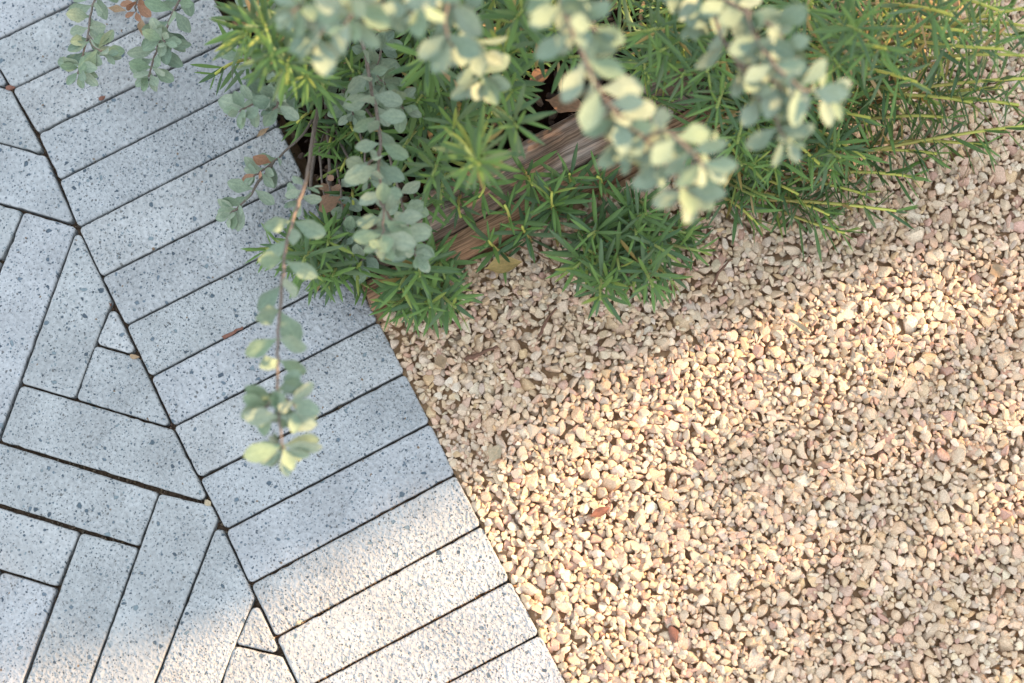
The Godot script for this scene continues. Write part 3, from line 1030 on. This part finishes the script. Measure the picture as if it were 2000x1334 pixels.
func plants() -> void:
	var obov := [[0.0, 0.0011], [0.08, 0.0013], [0.17, 0.0026], [0.28, 0.0046], [0.40, 0.0063], [0.52, 0.0075], [0.64, 0.0080], [0.76, 0.0076], [0.86, 0.0063], [0.93, 0.0046], [0.975, 0.0027], [1.0, 0.0007]]
	M.silver_leaf = []
	for k in 6:
		var pr := obov.map(func(e): return [e[0], e[1] * rf(0.92, 1.08) * [1.0, 0.9, 1.08, 0.95, 1.0, 0.85][k]])
		M.silver_leaf.append(blade(0.03, pr, rf(0.12, 0.42), rf(-0.08, 0.2), 0.95, 6, rf(0.0, 0.1)))
	var lance := [[0.0, 0.0009], [0.1, 0.0014], [0.25, 0.0021], [0.45, 0.0027], [0.65, 0.0027], [0.82, 0.0020], [0.93, 0.0011], [1.0, 0.0002]]
	M.green_leaf = []
	for k in 6:
		M.green_leaf.append(blade(0.04, lance, -rf(0.1, 0.5), [0.05, 0.16, 0.28, 0.12, 0.2, 0.36][k], 0.35, 4, 0.06))
	M.needle_spare = (M.needle[0] as StandardMaterial3D).duplicate()
	M.needle_spare.albedo_color = Color.WHITE
	M.silver_spare = (M.silver[0] as StandardMaterial3D).duplicate()
	M.silver_spare.albedo_color = Color.WHITE

	# ---- green shrubs
	bush("dense green shrub with star shaped shoots in the middle, covering the back of the timber", Vector2(900, 170),
		[[985, 95, 0.25], [935, 322, 0.33], [1010, 248, 0.27], [1040, 362, 0.07, 1020, 330, 0.026], [845, 345, 0.2], [1085, 60, 0.2], [885, 250, 0.2], [830, 110, 0.25], [1130, 110, 0.2], [780, 300, 0.12], [860, 400, 0.07], [1000, 180, 0.2], [815, 200, 0.14], [1020, 20, 0.28], [900, 30, 0.2], [700, 250, 0.05], [760, 380, 0.05], [650, 280, 0.04], [830, 420, 0.06], [900, 425, 0.05, 900, 380, 0.02], [790, 470, 0.05, 790, 430, 0.0], [935, 385, 0.06, 930, 350, 0.03]],
		[[780, -20], [1120, -60], [1190, 60], [1050, 120], [960, 230], [860, 330], [800, 200]], 40, 0.02, 0.15, 0.35)
	leaf_wide = 0.72
	bush("wide green shrub whose long yellow stemmed shoots spread right over the gravel", Vector2(1480, 60),
		[[2010, 245, 0.10, 1560, 330, 0.03], [2030, 152, 0.15, 1640, 200, 0.05], [2020, 12, 0.17, 1700, 100, 0.05], [1900, 200, 0.12, 1600, 190, 0.06], [1960, 95, 0.2, 1690, 60, 0.08], [1750, 412, 0.05, 1440, 390, 0.01], [1600, 320, 0.12, 1450, 210, 0.02], [1690, 310, 0.10, 1480, 220, 0.02], [1830, 300, 0.07, 1560, 300, 0.02], [1680, 60, 0.3], [1730, 95, 0.28, 1560, 80, 0.05], [1640, 130, 0.25], [1860, 30, 0.25, 1650, 10, 0.06], [1790, 160, 0.2, 1580, 120, 0.04], [1560, 210, 0.2], [1700, 230, 0.12, 1500, 200, 0.01], [1620, 420, 0.04, 1400, 360, 0.0], [1330, 150, 0.2], [1260, 60, 0.25], [1290, 100, 0.22], [1400, 210, 0.2], [1380, 140, 0.2], [1440, 280, 0.15], [1350, 290, 0.12], [1500, 330, 0.1], [1560, 380, 0.06, 1420, 330, 0.0], [1960, 170, 0.12, 1700, 200, 0.04], [2010, 75, 0.14, 1760, 90, 0.05], [1580, 20, 0.3], [1900, -20, 0.2, 1650, -10, 0.05], [1480, 440, 0.04, 1390, 380, 0.0], [1650, 455, 0.03, 1500, 400, 0.0], [1990, 205, 0.13, 1700, 190, 0.05], [1930, 285, 0.08, 1640, 290, 0.03], [2040, 60, 0.16, 1760, 60, 0.06], [1780, 345, 0.05, 1520, 350, 0.02], [2020, 110, 0.16, 1720, 130, 0.06], [1850, 230, 0.1, 1600, 250, 0.03], [1880, 60, 0.2, 1660, 60, 0.1], [1950, 20, 0.2, 1720, -20, 0.1], [1690, 380, 0.05, 1460, 340, 0.01]],
		[[1200, -60], [1840, -60], [1800, 110], [1720, 240], [1640, 330], [1480, 400], [1360, 330], [1240, 160]], 95, 0.03, 0.19, 0.25, Vector2(90, -20))
	leaf_wide = 0.9
	bush("small green clump of upright shoots growing out of the gravel before the timber", Vector2(1190, 450),
		[[1148, 462, 0.08], [1242, 458, 0.08], [1172, 585, 0.11], [1275, 560, 0.11], [1300, 492, 0.09], [1120, 525, 0.07], [1262, 418, 0.08], [1340, 455, 0.05], [1210, 530, 0.07], [1080, 402, 0.06, 1090, 420, 0.0], [1370, 490, 0.04], [1078, 375, 0.08, 1090, 430, 0.0], [1020, 442, 0.06, 1040, 470, 0.0], [1112, 340, 0.07, 1120, 395, 0.0], [955, 470, 0.05, 990, 500, 0.0], [1165, 345, 0.06, 1170, 390, 0.0], [985, 400, 0.07, 1000, 455, 0.02]],
		[[1060, 420], [1390, 410], [1380, 520], [1300, 600], [1120, 590]], 11, 0.015, 0.07, 0.4)
	bush("low green sprigs leaning over the paving beside the hanging silver branch", Vector2(680, 470),
		[[590, 518, 0.13], [520, 488, 0.06, 640, 470, 0.0], [640, 478, 0.1], [608, 545, 0.1], [700, 545, 0.05], [560, 500, 0.08], [650, 540, 0.08], [690, 500, 0.06], [620, 455, 0.06], [640, 290, 0.03, 650, 260, 0.0], [608, 245, 0.03, 640, 230, 0.0], [665, 335, 0.03, 680, 300, 0.0], [705, 300, 0.04, 700, 270, 0.0], [690, 255, 0.05, 690, 220, 0.0], [725, 350, 0.04, 720, 310, 0.0], [580, 240, 0.03, 620, 220, 0.0], [690, 400, 0.04, 690, 370, 0.0]],
		[[560, 470], [720, 430], [730, 570], [600, 540]], 9, 0.01, 0.06, 0.5)
	bush("small green shrub growing around the sawn end of the timber", Vector2(835, 505),
		[[820, 540, 0.12], [890, 600, 0.09], [840, 600, 0.08], [780, 565, 0.09], [870, 545, 0.07], [765, 600, 0.06], [800, 620, 0.05], [850, 500, 0.06]],
		[[750, 510], [850, 480], [900, 560], [860, 620], [770, 600]], 9, 0.01, 0.06, 0.4)
	bush("bright green shoots at the top left beside the paving, under a blurred silver branch", Vector2(610, 30),
		[[530, 110, 0.3], [480, 70, 0.25], [560, 130, 0.28], [600, 150, 0.25], [640, 185, 0.18], [420, 145, 0.06, 520, 120, 0.01], [690, 140, 0.15], [520, 60, 0.3], [570, 60, 0.25]],
		[[480, -40], [720, -40], [740, 140], [600, 200], [520, 120]], 26, 0.02, 0.16, 0.35)

	# ---- silver shrubs
	var p := begin_plant("silver_shrub", at(640, 150, -0.005))
	silver_branch(p, [[636, 170, 0.03], [616, 240, 0.10], [598, 350, 0.19], [572, 430, 0.235], [556, 500, 0.25], [547, 600, 0.265], [541, 690, 0.272], [541, 770, 0.28], [548, 850, 0.285], [553, 885, 0.27]], 0.56, 0.023, 0.031, 6, 0.0024)
	silver_branch(p, [[542, 765, 0.275], [565, 785, 0.285], [582, 800, 0.285]], 0.3, 0.009, 0.031, 4)
	silver_branch(p, [[542, 775, 0.275], [525, 790, 0.285], [512, 800, 0.285]], 0.3, 0.009, 0.031, 4)
	silver_branch(p, [[640, 120, 0.02], [700, 70, 0.12], [725, 170, 0.17], [742, 265, 0.19], [739, 325, 0.20], [748, 380, 0.22], [748, 440, 0.24], [745, 480, 0.24]], 0.42, 0.016, 0.031, 4, 0.0024)
	silver_branch(p, [[742, 390, 0.21], [770, 440, 0.22], [778, 475, 0.22]], 0.3, 0.01, 0.029, 3)
	silver_branch(p, [[650, 150, 0.0], [740, 250, 0.08], [790, 420, 0.13], [812, 500, 0.16]], 0.72, 0.012, 0.028, 4)
	silver_branch(p, [[650, 140, 0.0], [720, 150, 0.08], [770, 190, 0.13], [788, 212, 0.15]], 0.6, 0.012, 0.028, 4)
	silver_branch(p, [[650, 140, 0.0], [740, 90, 0.10], [735, 140, 0.13], [752, 165, 0.14]], 0.55, 0.012, 0.026, 4)
	silver_branch(p, [[640, 150, 0.0], [570, 165, 0.08], [520, 190, 0.12], [468, 218, 0.14]], 0.4, 0.013, 0.029, 4)
	silver_branch(p, [[560, 170, 0.09], [545, 200, 0.13], [530, 215, 0.13]], 0.3, 0.012, 0.026, 3)
	silver_branch(p, [[570, 165, 0.08], [500, 120, 0.12], [450, 105, 0.11]], 0.4, 0.016, 0.027, 2)
	silver_branch(p, [[640, 170, 0.0], [600, 250, 0.04], [535, 315, 0.05], [495, 345, 0.06]], 0.78, 0.010, 0.024, 4, 0.0016, 0.12)
	silver_branch(p, [[535, 315, 0.05], [490, 380, 0.055], [450, 418, 0.06]], 0.5, 0.011, 0.026, 4)
	silver_branch(p, [[600, 350, 0.16], [590, 375, 0.13], [575, 398, 0.12]], 0.4, 0.01, 0.021, 4)
	silver_branch(p, [[640, 200, 0.0], [660, 330, 0.03], [672, 420, 0.05], [680, 470, 0.06]], 0.62, 0.012, 0.027, 4, 0.0016, 0.15)
	silver_branch(p, [[650, 200, 0.0], [640, 350, 0.03], [655, 392, 0.03]], 0.8, 0.008, 0.018, 3, 0.0015, 0.9)
	silver_branch(p, [[680, 420, 0.04], [710, 490, 0.05], [700, 520, 0.05]], 0.3, 0.011, 0.024, 3)
	silver_branch(p, [[640, 120, 0.0], [680, 200, 0.07], [690, 225, 0.08]], 0.5, 0.012, 0.024, 3)
	silver_branch(p, [[745, 290, 0.17], [715, 330, 0.18], [720, 350, 0.18]], 0.4, 0.01, 0.026, 2)
	plain_stem(p, [[628, 190, -0.005], [618, 270, 0.02], [606, 370, 0.01]], 0.0026, 0.0018)
	plain_stem(p, [[636, 190, -0.005], [642, 280, 0.03], [645, 375, 0.02]], 0.0020, 0.0013)
	plain_stem(p, [[640, 200, -0.005], [668, 285, 0.03], [706, 348, 0.03]], 0.0018, 0.0012)
	plain_stem(p, [[645, 180, -0.005], [690, 230, 0.04], [712, 300, 0.05], [720, 370, 0.03]], 0.0015, 0.0010)
	plain_stem(p, [[650, 215, -0.005], [625, 300, 0.03], [640, 420, 0.02]], 0.0015, 0.0009)
	plain_stem(p, [[720, 250, 0.0], [735, 330, 0.03], [700, 400, 0.02]], 0.0013, 0.0008)
	end_plant(p, M.silver_leaf[0], M.silver_spare)
	tag(p, "silver leaved shrub beside the paving with one long branch hanging over the blocks", "shrub", "silver leaved shrubs")
	print("silver leaves ", leaf_heap.size())

	p = begin_plant("silver_shrub", at(300, -190, -0.005))
	silver_branch(p, [[290, -180, 0.0], [215, -80, 0.06], [182, 10, 0.085], [170, 80, 0.09], [152, 145, 0.09]], 0.48, 0.013, 0.029, 4)
	silver_branch(p, [[172, 70, 0.09], [185, 90, 0.10], [205, 105, 0.10]], 0.3, 0.01, 0.028, 3)
	silver_branch(p, [[300, -180, 0.0], [360, -60, 0.06], [335, 30, 0.085], [305, 100, 0.09], [290, 150, 0.09]], 0.5, 0.012, 0.029, 4, 0.0018, 0.06)
	silver_branch(p, [[320, 60, 0.085], [318, 75, 0.10], [322, 82, 0.11]], 0.1, 0.008, 0.027, 4)
	silver_branch(p, [[300, -180, 0.0], [300, -70, 0.05], [270, -10, 0.05], [265, 22, 0.05]], 0.75, 0.012, 0.024, 2, 0.0016, 0.9)
	end_plant(p, M.silver_leaf[0], M.silver_spare)
	tag(p, "two low silver leaved twigs hanging over the paving at the top left corner", "shrub", "silver leaved shrubs")

	p = begin_plant("silver_shrub", at(1050, -330, -0.005))
	silver_branch(p, [[1050, -320, 0.0], [1040, -160, 0.40], [1098, 10, 0.48], [1125, 80, 0.48], [1165, 165, 0.47], [1215, 235, 0.46], [1270, 280, 0.45], [1310, 330, 0.44], [1350, 390, 0.42]], 0.5, 0.012, 0.031, 5, 0.0034)
	silver_branch(p, [[1255, 270, 0.45], [1300, 255, 0.47], [1340, 290, 0.47], [1380, 330, 0.46]], 0.3, 0.013, 0.031, 4)
	silver_branch(p, [[1180, 190, 0.46], [1200, 230, 0.45], [1230, 300, 0.44]], 0.2, 0.013, 0.031, 3)
	silver_branch(p, [[1110, 40, 0.48], [1150, 50, 0.50], [1165, 60, 0.50]], 0.2, 0.012, 0.03, 3)
	silver_branch(p, [[1050, -320, 0.0], [1200, -200, 0.35], [1370, -10, 0.40], [1405, 60, 0.42], [1450, 140, 0.43], [1510, 230, 0.43], [1540, 280, 0.42]], 0.52, 0.015, 0.030, 4, 0.003)
	silver_branch(p, [[1370, -10, 0.40], [1450, 20, 0.44], [1490, 100, 0.46], [1560, 170, 0.46], [1625, 185, 0.45]], 0.2, 0.014, 0.03, 4)
	silver_branch(p, [[1440, 120, 0.43], [1500, 150, 0.44], [1530, 180, 0.44]], 0.2, 0.012, 0.029, 3)
	silver_branch(p, [[1370, -10, 0.40], [1340, 20, 0.40], [1345, 50, 0.40]], 0.4, 0.013, 0.028, 2)
	silver_branch(p, [[1450, 20, 0.44], [1520, 60, 0.45], [1530, 100, 0.45]], 0.3, 0.014, 0.028, 3)
	silver_branch(p, [[1050, -320, 0.0], [960, -150, 0.40], [880, -10, 0.46], [870, 60, 0.46], [890, 90, 0.45]], 0.64, 0.013, 0.031, 3, 0.003)
	silver_branch(p, [[885, 10, 0.46], [920, 70, 0.40], [935, 130, 0.37], [945, 165, 0.36]], 0.35, 0.012, 0.031, 5)
	silver_branch(p, [[960, -150, 0.40], [850, -40, 0.46], [800, 25, 0.46]], 0.5, 0.012, 0.031, 4)
	silver_branch(p, [[1050, -320, 0.0], [800, -160, 0.40], [700, -20, 0.46], [640, 50, 0.46], [610, 90, 0.45]], 0.62, 0.013, 0.030, 4, 0.003)
	silver_branch(p, [[700, -20, 0.46], [690, 20, 0.48], [675, 50, 0.48]], 0.2, 0.012, 0.031, 4)
	silver_branch(p, [[700, -20, 0.46], [620, -20, 0.46], [570, 25, 0.46]], 0.4, 0.012, 0.030, 4)
	silver_branch(p, [[800, -160, 0.30], [600, -60, 0.15], [520, -10, 0.12], [495, 15, 0.12]], 0.8, 0.013, 0.028, 4)
	silver_branch(p, [[960, -150, 0.40], [780, -30, 0.42], [745, 10, 0.42]], 0.7, 0.013, 0.031, 3)
	end_plant(p, M.silver_leaf[0], M.silver_spare)
	tag(p, "tall silver leaved shrub arching in from the top edge with pale leaves out of focus", "shrub", "silver leaved shrubs")

# ---------------------------------------------------------------- fallen things
func dry_leaf(label: String, px: float, py: float, h: float, length: float, wide: float, curl: float, tone: int, turn: float) -> void:
	var pr := []
	for e in [[0.0, 0.03], [0.1, 0.12], [0.22, 0.5], [0.38, 0.88], [0.52, 1.0], [0.66, 0.9], [0.8, 0.6], [0.92, 0.25], [1.0, 0.02]]: pr.append([e[0], e[1] * wide / 2.0 * rf(0.9, 1.1)])
	var m := blade(length, pr, curl, rf(-0.15, 0.2), 0.15, 6, 0.25)
	var o := put("dry_leaf", m, M.litter[tone], self, Transform3D(Basis(Vector3.UP, turn) * Basis(Vector3.RIGHT, rf(-0.15, 0.1)), at(px, py, h)))
	tag(o, label, "leaf", "dry leaves fallen on the ground")

func twig(called: String, label: String, way: Array, r0: float, tone: Material) -> void:
	var ctrl := PackedVector3Array()
	var o0 := at(way[0][0], way[0][1], way[0][2])
	for w in way: ctrl.append(at(w[0], w[1], w[2]) - o0)
	var pts := curve(ctrl, 5)
	var rad := PackedFloat32Array()
	for i in pts.size():
		rad.append(lerpf(r0, r0 * 0.55, float(i) / pts.size()) * rf(0.85, 1.15))
		pts[i] += Vector3(rgauss(), rgauss() * 0.3, rgauss()) * 0.0005
	var b := MB.new()
	tube(b, pts, rad, 6)
	var o := put(called, b.mesh(), tone, self, Transform3D(Basis(), o0))
	tag(o, label, "straw" if called == "straw" else "twig", "twigs and straws lying about")

func chip_of_bark(label: String, px: float, py: float, h: float, s: Vector3, turn: float, tone: int) -> void:
	var o := put("bark_chip", M.pebbles[4 + tone], M.litter[tone], self, Transform3D(Basis(Vector3.UP, turn) * Basis.from_scale(s), at(px, py, h)))
	tag(o, label, "chip", "bark chips fallen on the ground")

func litter() -> void:
	dry_leaf("small yellow dry leaf caught among silver leaves above the dark soil", 712, 243, 0.05, 0.02, 0.009, 0.4, 5, 1.2)
	var leaf_mid := (M.litter[3] as Material)
	dry_leaf("large curled brown leaf on the soil above the timber, under the shrubs", 1065, 195, 0.03, 0.045, 0.024, 0.5, 0, 1.3)
	dry_leaf("brown dry leaf tip sticking out beside the large curled leaf", 1030, 165, 0.035, 0.032, 0.018, 0.6, 0, 2.2)
	dry_leaf("small flat brown leaf on the gravel near the corner of the paving", 855, 690, 0.008, 0.018, 0.013, 0.2, 1, 0.4)
	dry_leaf("pale shell shaped dry leaf on the gravel against the paving edge", 955, 905, 0.006, 0.024, 0.014, 0.7, 3, 2.6)
	dry_leaf("red brown curled leaf among sunlit gravel", 1150, 1010, 0.007, 0.024, 0.009, 0.9, 4, 2.0)
	dry_leaf("pinkish grey leaf flat on the gravel at the right edge of the picture", 1930, 535, 0.007, 0.02, 0.015, 0.3, 1, 1.9)
	dry_leaf("pink brown leaf on the paving under the twigs at the top left", 208, 15, 0.003, 0.022, 0.008, 0.4, 1, 1.4)
	dry_leaf("orange dry leaf on the paving between the two top left twigs", 276, 35, 0.003, 0.02, 0.009, 0.4, 1, 0.1)
	dry_leaf("thin yellow brown leaf pod lying on the gravel right of the green clump", 1535, 620, 0.007, 0.032, 0.006, 0.9, 3, 0.9)
	dry_leaf("dry pink leaf wedged in a paving joint near the shrub", 500, 268, 0.002, 0.017, 0.006, 0.5, 1, 2.2)
	dry_leaf("dark brown leaf on the soil at the very top beside the paving", 462, 20, 0.01, 0.025, 0.014, 0.4, 0, 0.2)
	dry_leaf("yellowed curled leaf in front of the timber beside the gravel", 945, 525, 0.012, 0.04, 0.02, 0.3, 5, 1.75)
	twig("straw", "long thin pale straw across the gravel at the right", [[1755, 672, 0.008], [1735, 760, 0.014], [1705, 830, 0.014], [1671, 882, 0.008]], 0.0007, leaf_mid)
	twig("straw", "short thin straw on the gravel at the lower right", [[1625, 1030, 0.008], [1660, 1080, 0.012], [1692, 1140, 0.008]], 0.0006, leaf_mid)
	twig("straw", "pale bare straw poking out of the gravel by the front of the timber", [[1160, 430, 0.01], [1200, 385, 0.03], [1243, 352, 0.06]], 0.0010, leaf_mid)
	twig("straw", "thin brown straw hanging below the right shrub on the gravel", [[1895, 300, 0.012], [1890, 330, 0.012], [1878, 358, 0.01]], 0.0008, M.litter[1])
	twig("twig", "dark brown twig lying on shaded gravel below the timber end", [[905, 703, 0.009], [940, 690, 0.011], [972, 676, 0.009]], 0.0024, M.litter[2])
	twig("twig", "thin dark twig on gravel left of the green clump", [[1052, 660, 0.008], [1068, 625, 0.012], [1088, 600, 0.009]], 0.0017, M.litter[2])
	twig("twig", "brown twig with a bend on the gravel under the green clump", [[1390, 560, 0.008], [1405, 530, 0.012], [1430, 505, 0.01]], 0.0015, M.litter[2])
	twig("twig", "slim twig lying across gravel beside the timber front", [[1000, 480, 0.012], [1040, 490, 0.012], [1090, 520, 0.01]], 0.0012, M.litter[0])
	twig("twig", "reddish stick lying in the joint beside the hanging silver branch", [[436, 660, -0.001], [455, 650, 0.0], [473, 639, -0.001]], 0.0022, M.litter[4])
	chip_of_bark("red brown chip in the top left joint where three blocks meet", 20, 172, -0.001, Vector3(1.1, 0.4, 0.5), 0.1, 4)
	chip_of_bark("brown crumb in the joint under the lower left block ends", 262, 697, 0.0, Vector3(0.95, 0.5, 0.5), 2.9, 1)
	chip_of_bark("tan pebble wedged where the border meets two field blocks", 406, 984, -0.002, Vector3(0.75, 0.6, 1.1), 0.3, 3)
	chip_of_bark("red brown bark chip in the joint below the two low twigs", 200, 192, -0.001, Vector3(1.0, 0.4, 0.4), 0.5, 4)
	chip_of_bark("rusty chip in the long joint by the left border corner", 213, 588, -0.003, Vector3(0.5, 0.5, 1.2), 0.4, 4)
	chip_of_bark("dark red bark chip on the gravel near the bottom of the picture", 1316, 1240, 0.003, Vector3(1.2, 0.5, 1.5), 0.3, 4)
	chip_of_bark("orange crumb in the sunlit joint of the border near the bottom", 583, 1216, -0.001, Vector3(0.7, 0.4, 0.4), 0.5, 3)

# ---------------------------------------------------------------- the tree that shades the place
func shade_tree() -> void:
	var foot := at(1000, 700) + Vector3(sun_dir.x, 0, sun_dir.z) * 5.2
	var tree := thing("shade_tree", Vector3(foot.x, -0.02, foot.z))
	var spots := []
	var zone_a := [[-60, -220], [430, -220], [420, 250], [330, 520], [-60, 760]]
	var zone_d := [[330, 640], [480, 500], [560, 560], [800, 900], [720, 1010], [430, 1150], [330, 1000]]
	var zone_b := [[1800, 560], [2150, 300], [2150, 1450], [1400, 1450], [1480, 1150], [1620, 860]]
	var zone_c := [[1780, -50], [2150, -50], [2150, 420], [1850, 420]]
	var put_leaf := func(p: Vector2, n: int, spread: float):
		var g := at(p.x, p.y)
		var along := rf(4.4, 6.4)
		for k in n:
			spots.append(g + sun_dir * (along + rgauss() * 0.12) + Vector3(rgauss(), rgauss(), rgauss()) * spread)
	for k in 170: put_leaf.call(in_poly(zone_a), 6, 0.035)
	var zone_e := [[-60, 740], [330, 560], [330, 1130], [-60, 1240]]
	for k in 40: put_leaf.call(in_poly(zone_e), 6, 0.035)
	for k in 62: put_leaf.call(in_poly(zone_d), 6, 0.035)
	for k in 0: put_leaf.call(in_poly(zone_a), 6, 0.035)
	for k in 28: put_leaf.call(in_poly(zone_b), 7, 0.045)
	for k in 40: put_leaf.call(in_poly(zone_c), 6, 0.04)
	# the crown goes on to both sides
	for k in 500:
		var p := Vector2(rf(-2600, 3600), rf(-2300, 600))
		var foot_row := 1250.0 - 0.52 * p.x
		if p.y > -420 and p.x > -100: continue
		if p.y > foot_row - 200: continue
		put_leaf.call(p, 6, 0.07)
	var b := MB.new()
	var top := Vector3(0, 2.3, 0)
	tube(b, PackedVector3Array([Vector3.ZERO, Vector3(0.05, 0.5, 0.02), Vector3(-0.03, 1.2, 0.06), top]), PackedFloat32Array([0.11, 0.085, 0.07, 0.05]), 10)
	put("trunk", b.mesh(), M.bark, tree)
	for k in 14:
		var e: Vector3 = spots[rng.randi() % spots.size()] - tree.position
		var bb := MB.new()
		var s := Vector3(0, rf(1.1, 2.2), 0)
		tube(bb, PackedVector3Array([s, s.lerp(e, 0.5) + Vector3(0, 0.15, 0), e]), PackedFloat32Array([0.03, 0.016, 0.005]), 6)
		put("limb", bb.mesh(), M.bark, tree)
	var mm := MultiMesh.new()
	mm.transform_format = MultiMesh.TRANSFORM_3D
	var pr := [[0.0, 0.002], [0.15, 0.008], [0.4, 0.015], [0.65, 0.014], [0.85, 0.007], [1.0, 0.001]]
	mm.mesh = blade(0.06, pr, 0.2, 0.15, 0.0, 2)
	mm.instance_count = spots.size()
	for i in spots.size():
		var d := Vector3(rgauss(), rgauss() - 0.3, rgauss()).normalized()
		mm.set_instance_transform(i, leaf_frame(spots[i] - tree.position, d, Vector3(rgauss() * 0.6, 1, rgauss() * 0.6), rf(0.8, 1.3)))
	var o := MultiMeshInstance3D.new()
	o.name = "crown"; o.multimesh = mm; o.material_override = M.crown
	tag(o, "", "", "", "stuff")
	tree.add_child(o, true)
	tag(tree, "small leafy tree beyond the gravel that throws the dappled shade", "tree")

func _ready() -> void:
	rng.seed = 20240611
	# ---- camera, sky, sun, exposure
	var cam := Camera3D.new()
	cam.name = "camera"
	cam.near = 0.05
	cam.far = 200.0
	cam.fov = rad_to_deg(2.0 * atan(667.0 / FOC))
	cam.transform = Transform3D(cam_basis, Vector3(0, CAM_H, 0))
	var lens := CameraAttributesPhysical.new()
	lens.frustum_focal_length = 50.0
	lens.frustum_focus_distance = CAM_H / cos(deg_to_rad(TILT)) - 0.005
	lens.frustum_near = 0.05
	lens.frustum_far = 200.0
	lens.exposure_aperture = 2.8
	cam.attributes = lens
	add_child(cam)
	cam.current = true
	var sky := ProceduralSkyMaterial.new()
	sky.sky_top_color = Color(0.635, 0.69, 0.75)
	sky.sky_horizon_color = Color(0.86, 0.86, 0.87)
	sky.sky_curve = 0.18
	sky.ground_bottom_color = Color(0.45, 0.40, 0.35)
	sky.ground_horizon_color = Color(0.70, 0.70, 0.70)
	var env := Environment.new()
	env.background_mode = Environment.BG_SKY
	env.sky = Sky.new()
	env.sky.sky_material = sky
	env.tonemap_mode = Environment.TONE_MAPPER_LINEAR
	env.tonemap_exposure = 3.65
	env.sdfgi_enabled = true; env.ssao_enabled = true; env.ssil_enabled = true
	var we := WorldEnvironment.new()
	we.name = "sky"
	we.environment = env
	add_child(we)
	var sun := DirectionalLight3D.new()
	sun.name = "sun"
	sun.light_energy = 1.15
	sun.light_color = Color(1.0, 0.84, 0.66)
	sun.light_angular_distance = 0.55
	sun.shadow_enabled = true
	add_child(sun)
	sun.look_at_from_position(sun_dir * 10.0, Vector3.ZERO, Vector3.UP)

	# ---- the setting
	materials()
	M.pebbles = []
	for k in 12: M.pebbles.append(pebble_mesh(0.0065, rng.randi_range(9, 14)))
	var gb := MB.new()
	var gq := []
	for p in [Vector3(-30, -0.07, -30), Vector3(30, -0.07, -30), Vector3(30, -0.07, 30), Vector3(-30, -0.07, 30)]: gq.append(gb.vert(p, Vector3.UP))
	gb.quad(gq[0], gq[1], gq[2], gq[3])
	tag(put("ground", gb.mesh(), M.dust), "sandy ground under the paving and beds", "", "", "structure")
	rng.seed = 1; pavement()
	rng.seed = 2; gravel()
	rng.seed = 3; soil_bed()
	rng.seed = 4; timber()
	rng.seed = 5; plants()
	rng.seed = 6; litter()
	rng.seed = 7; shade_tree()
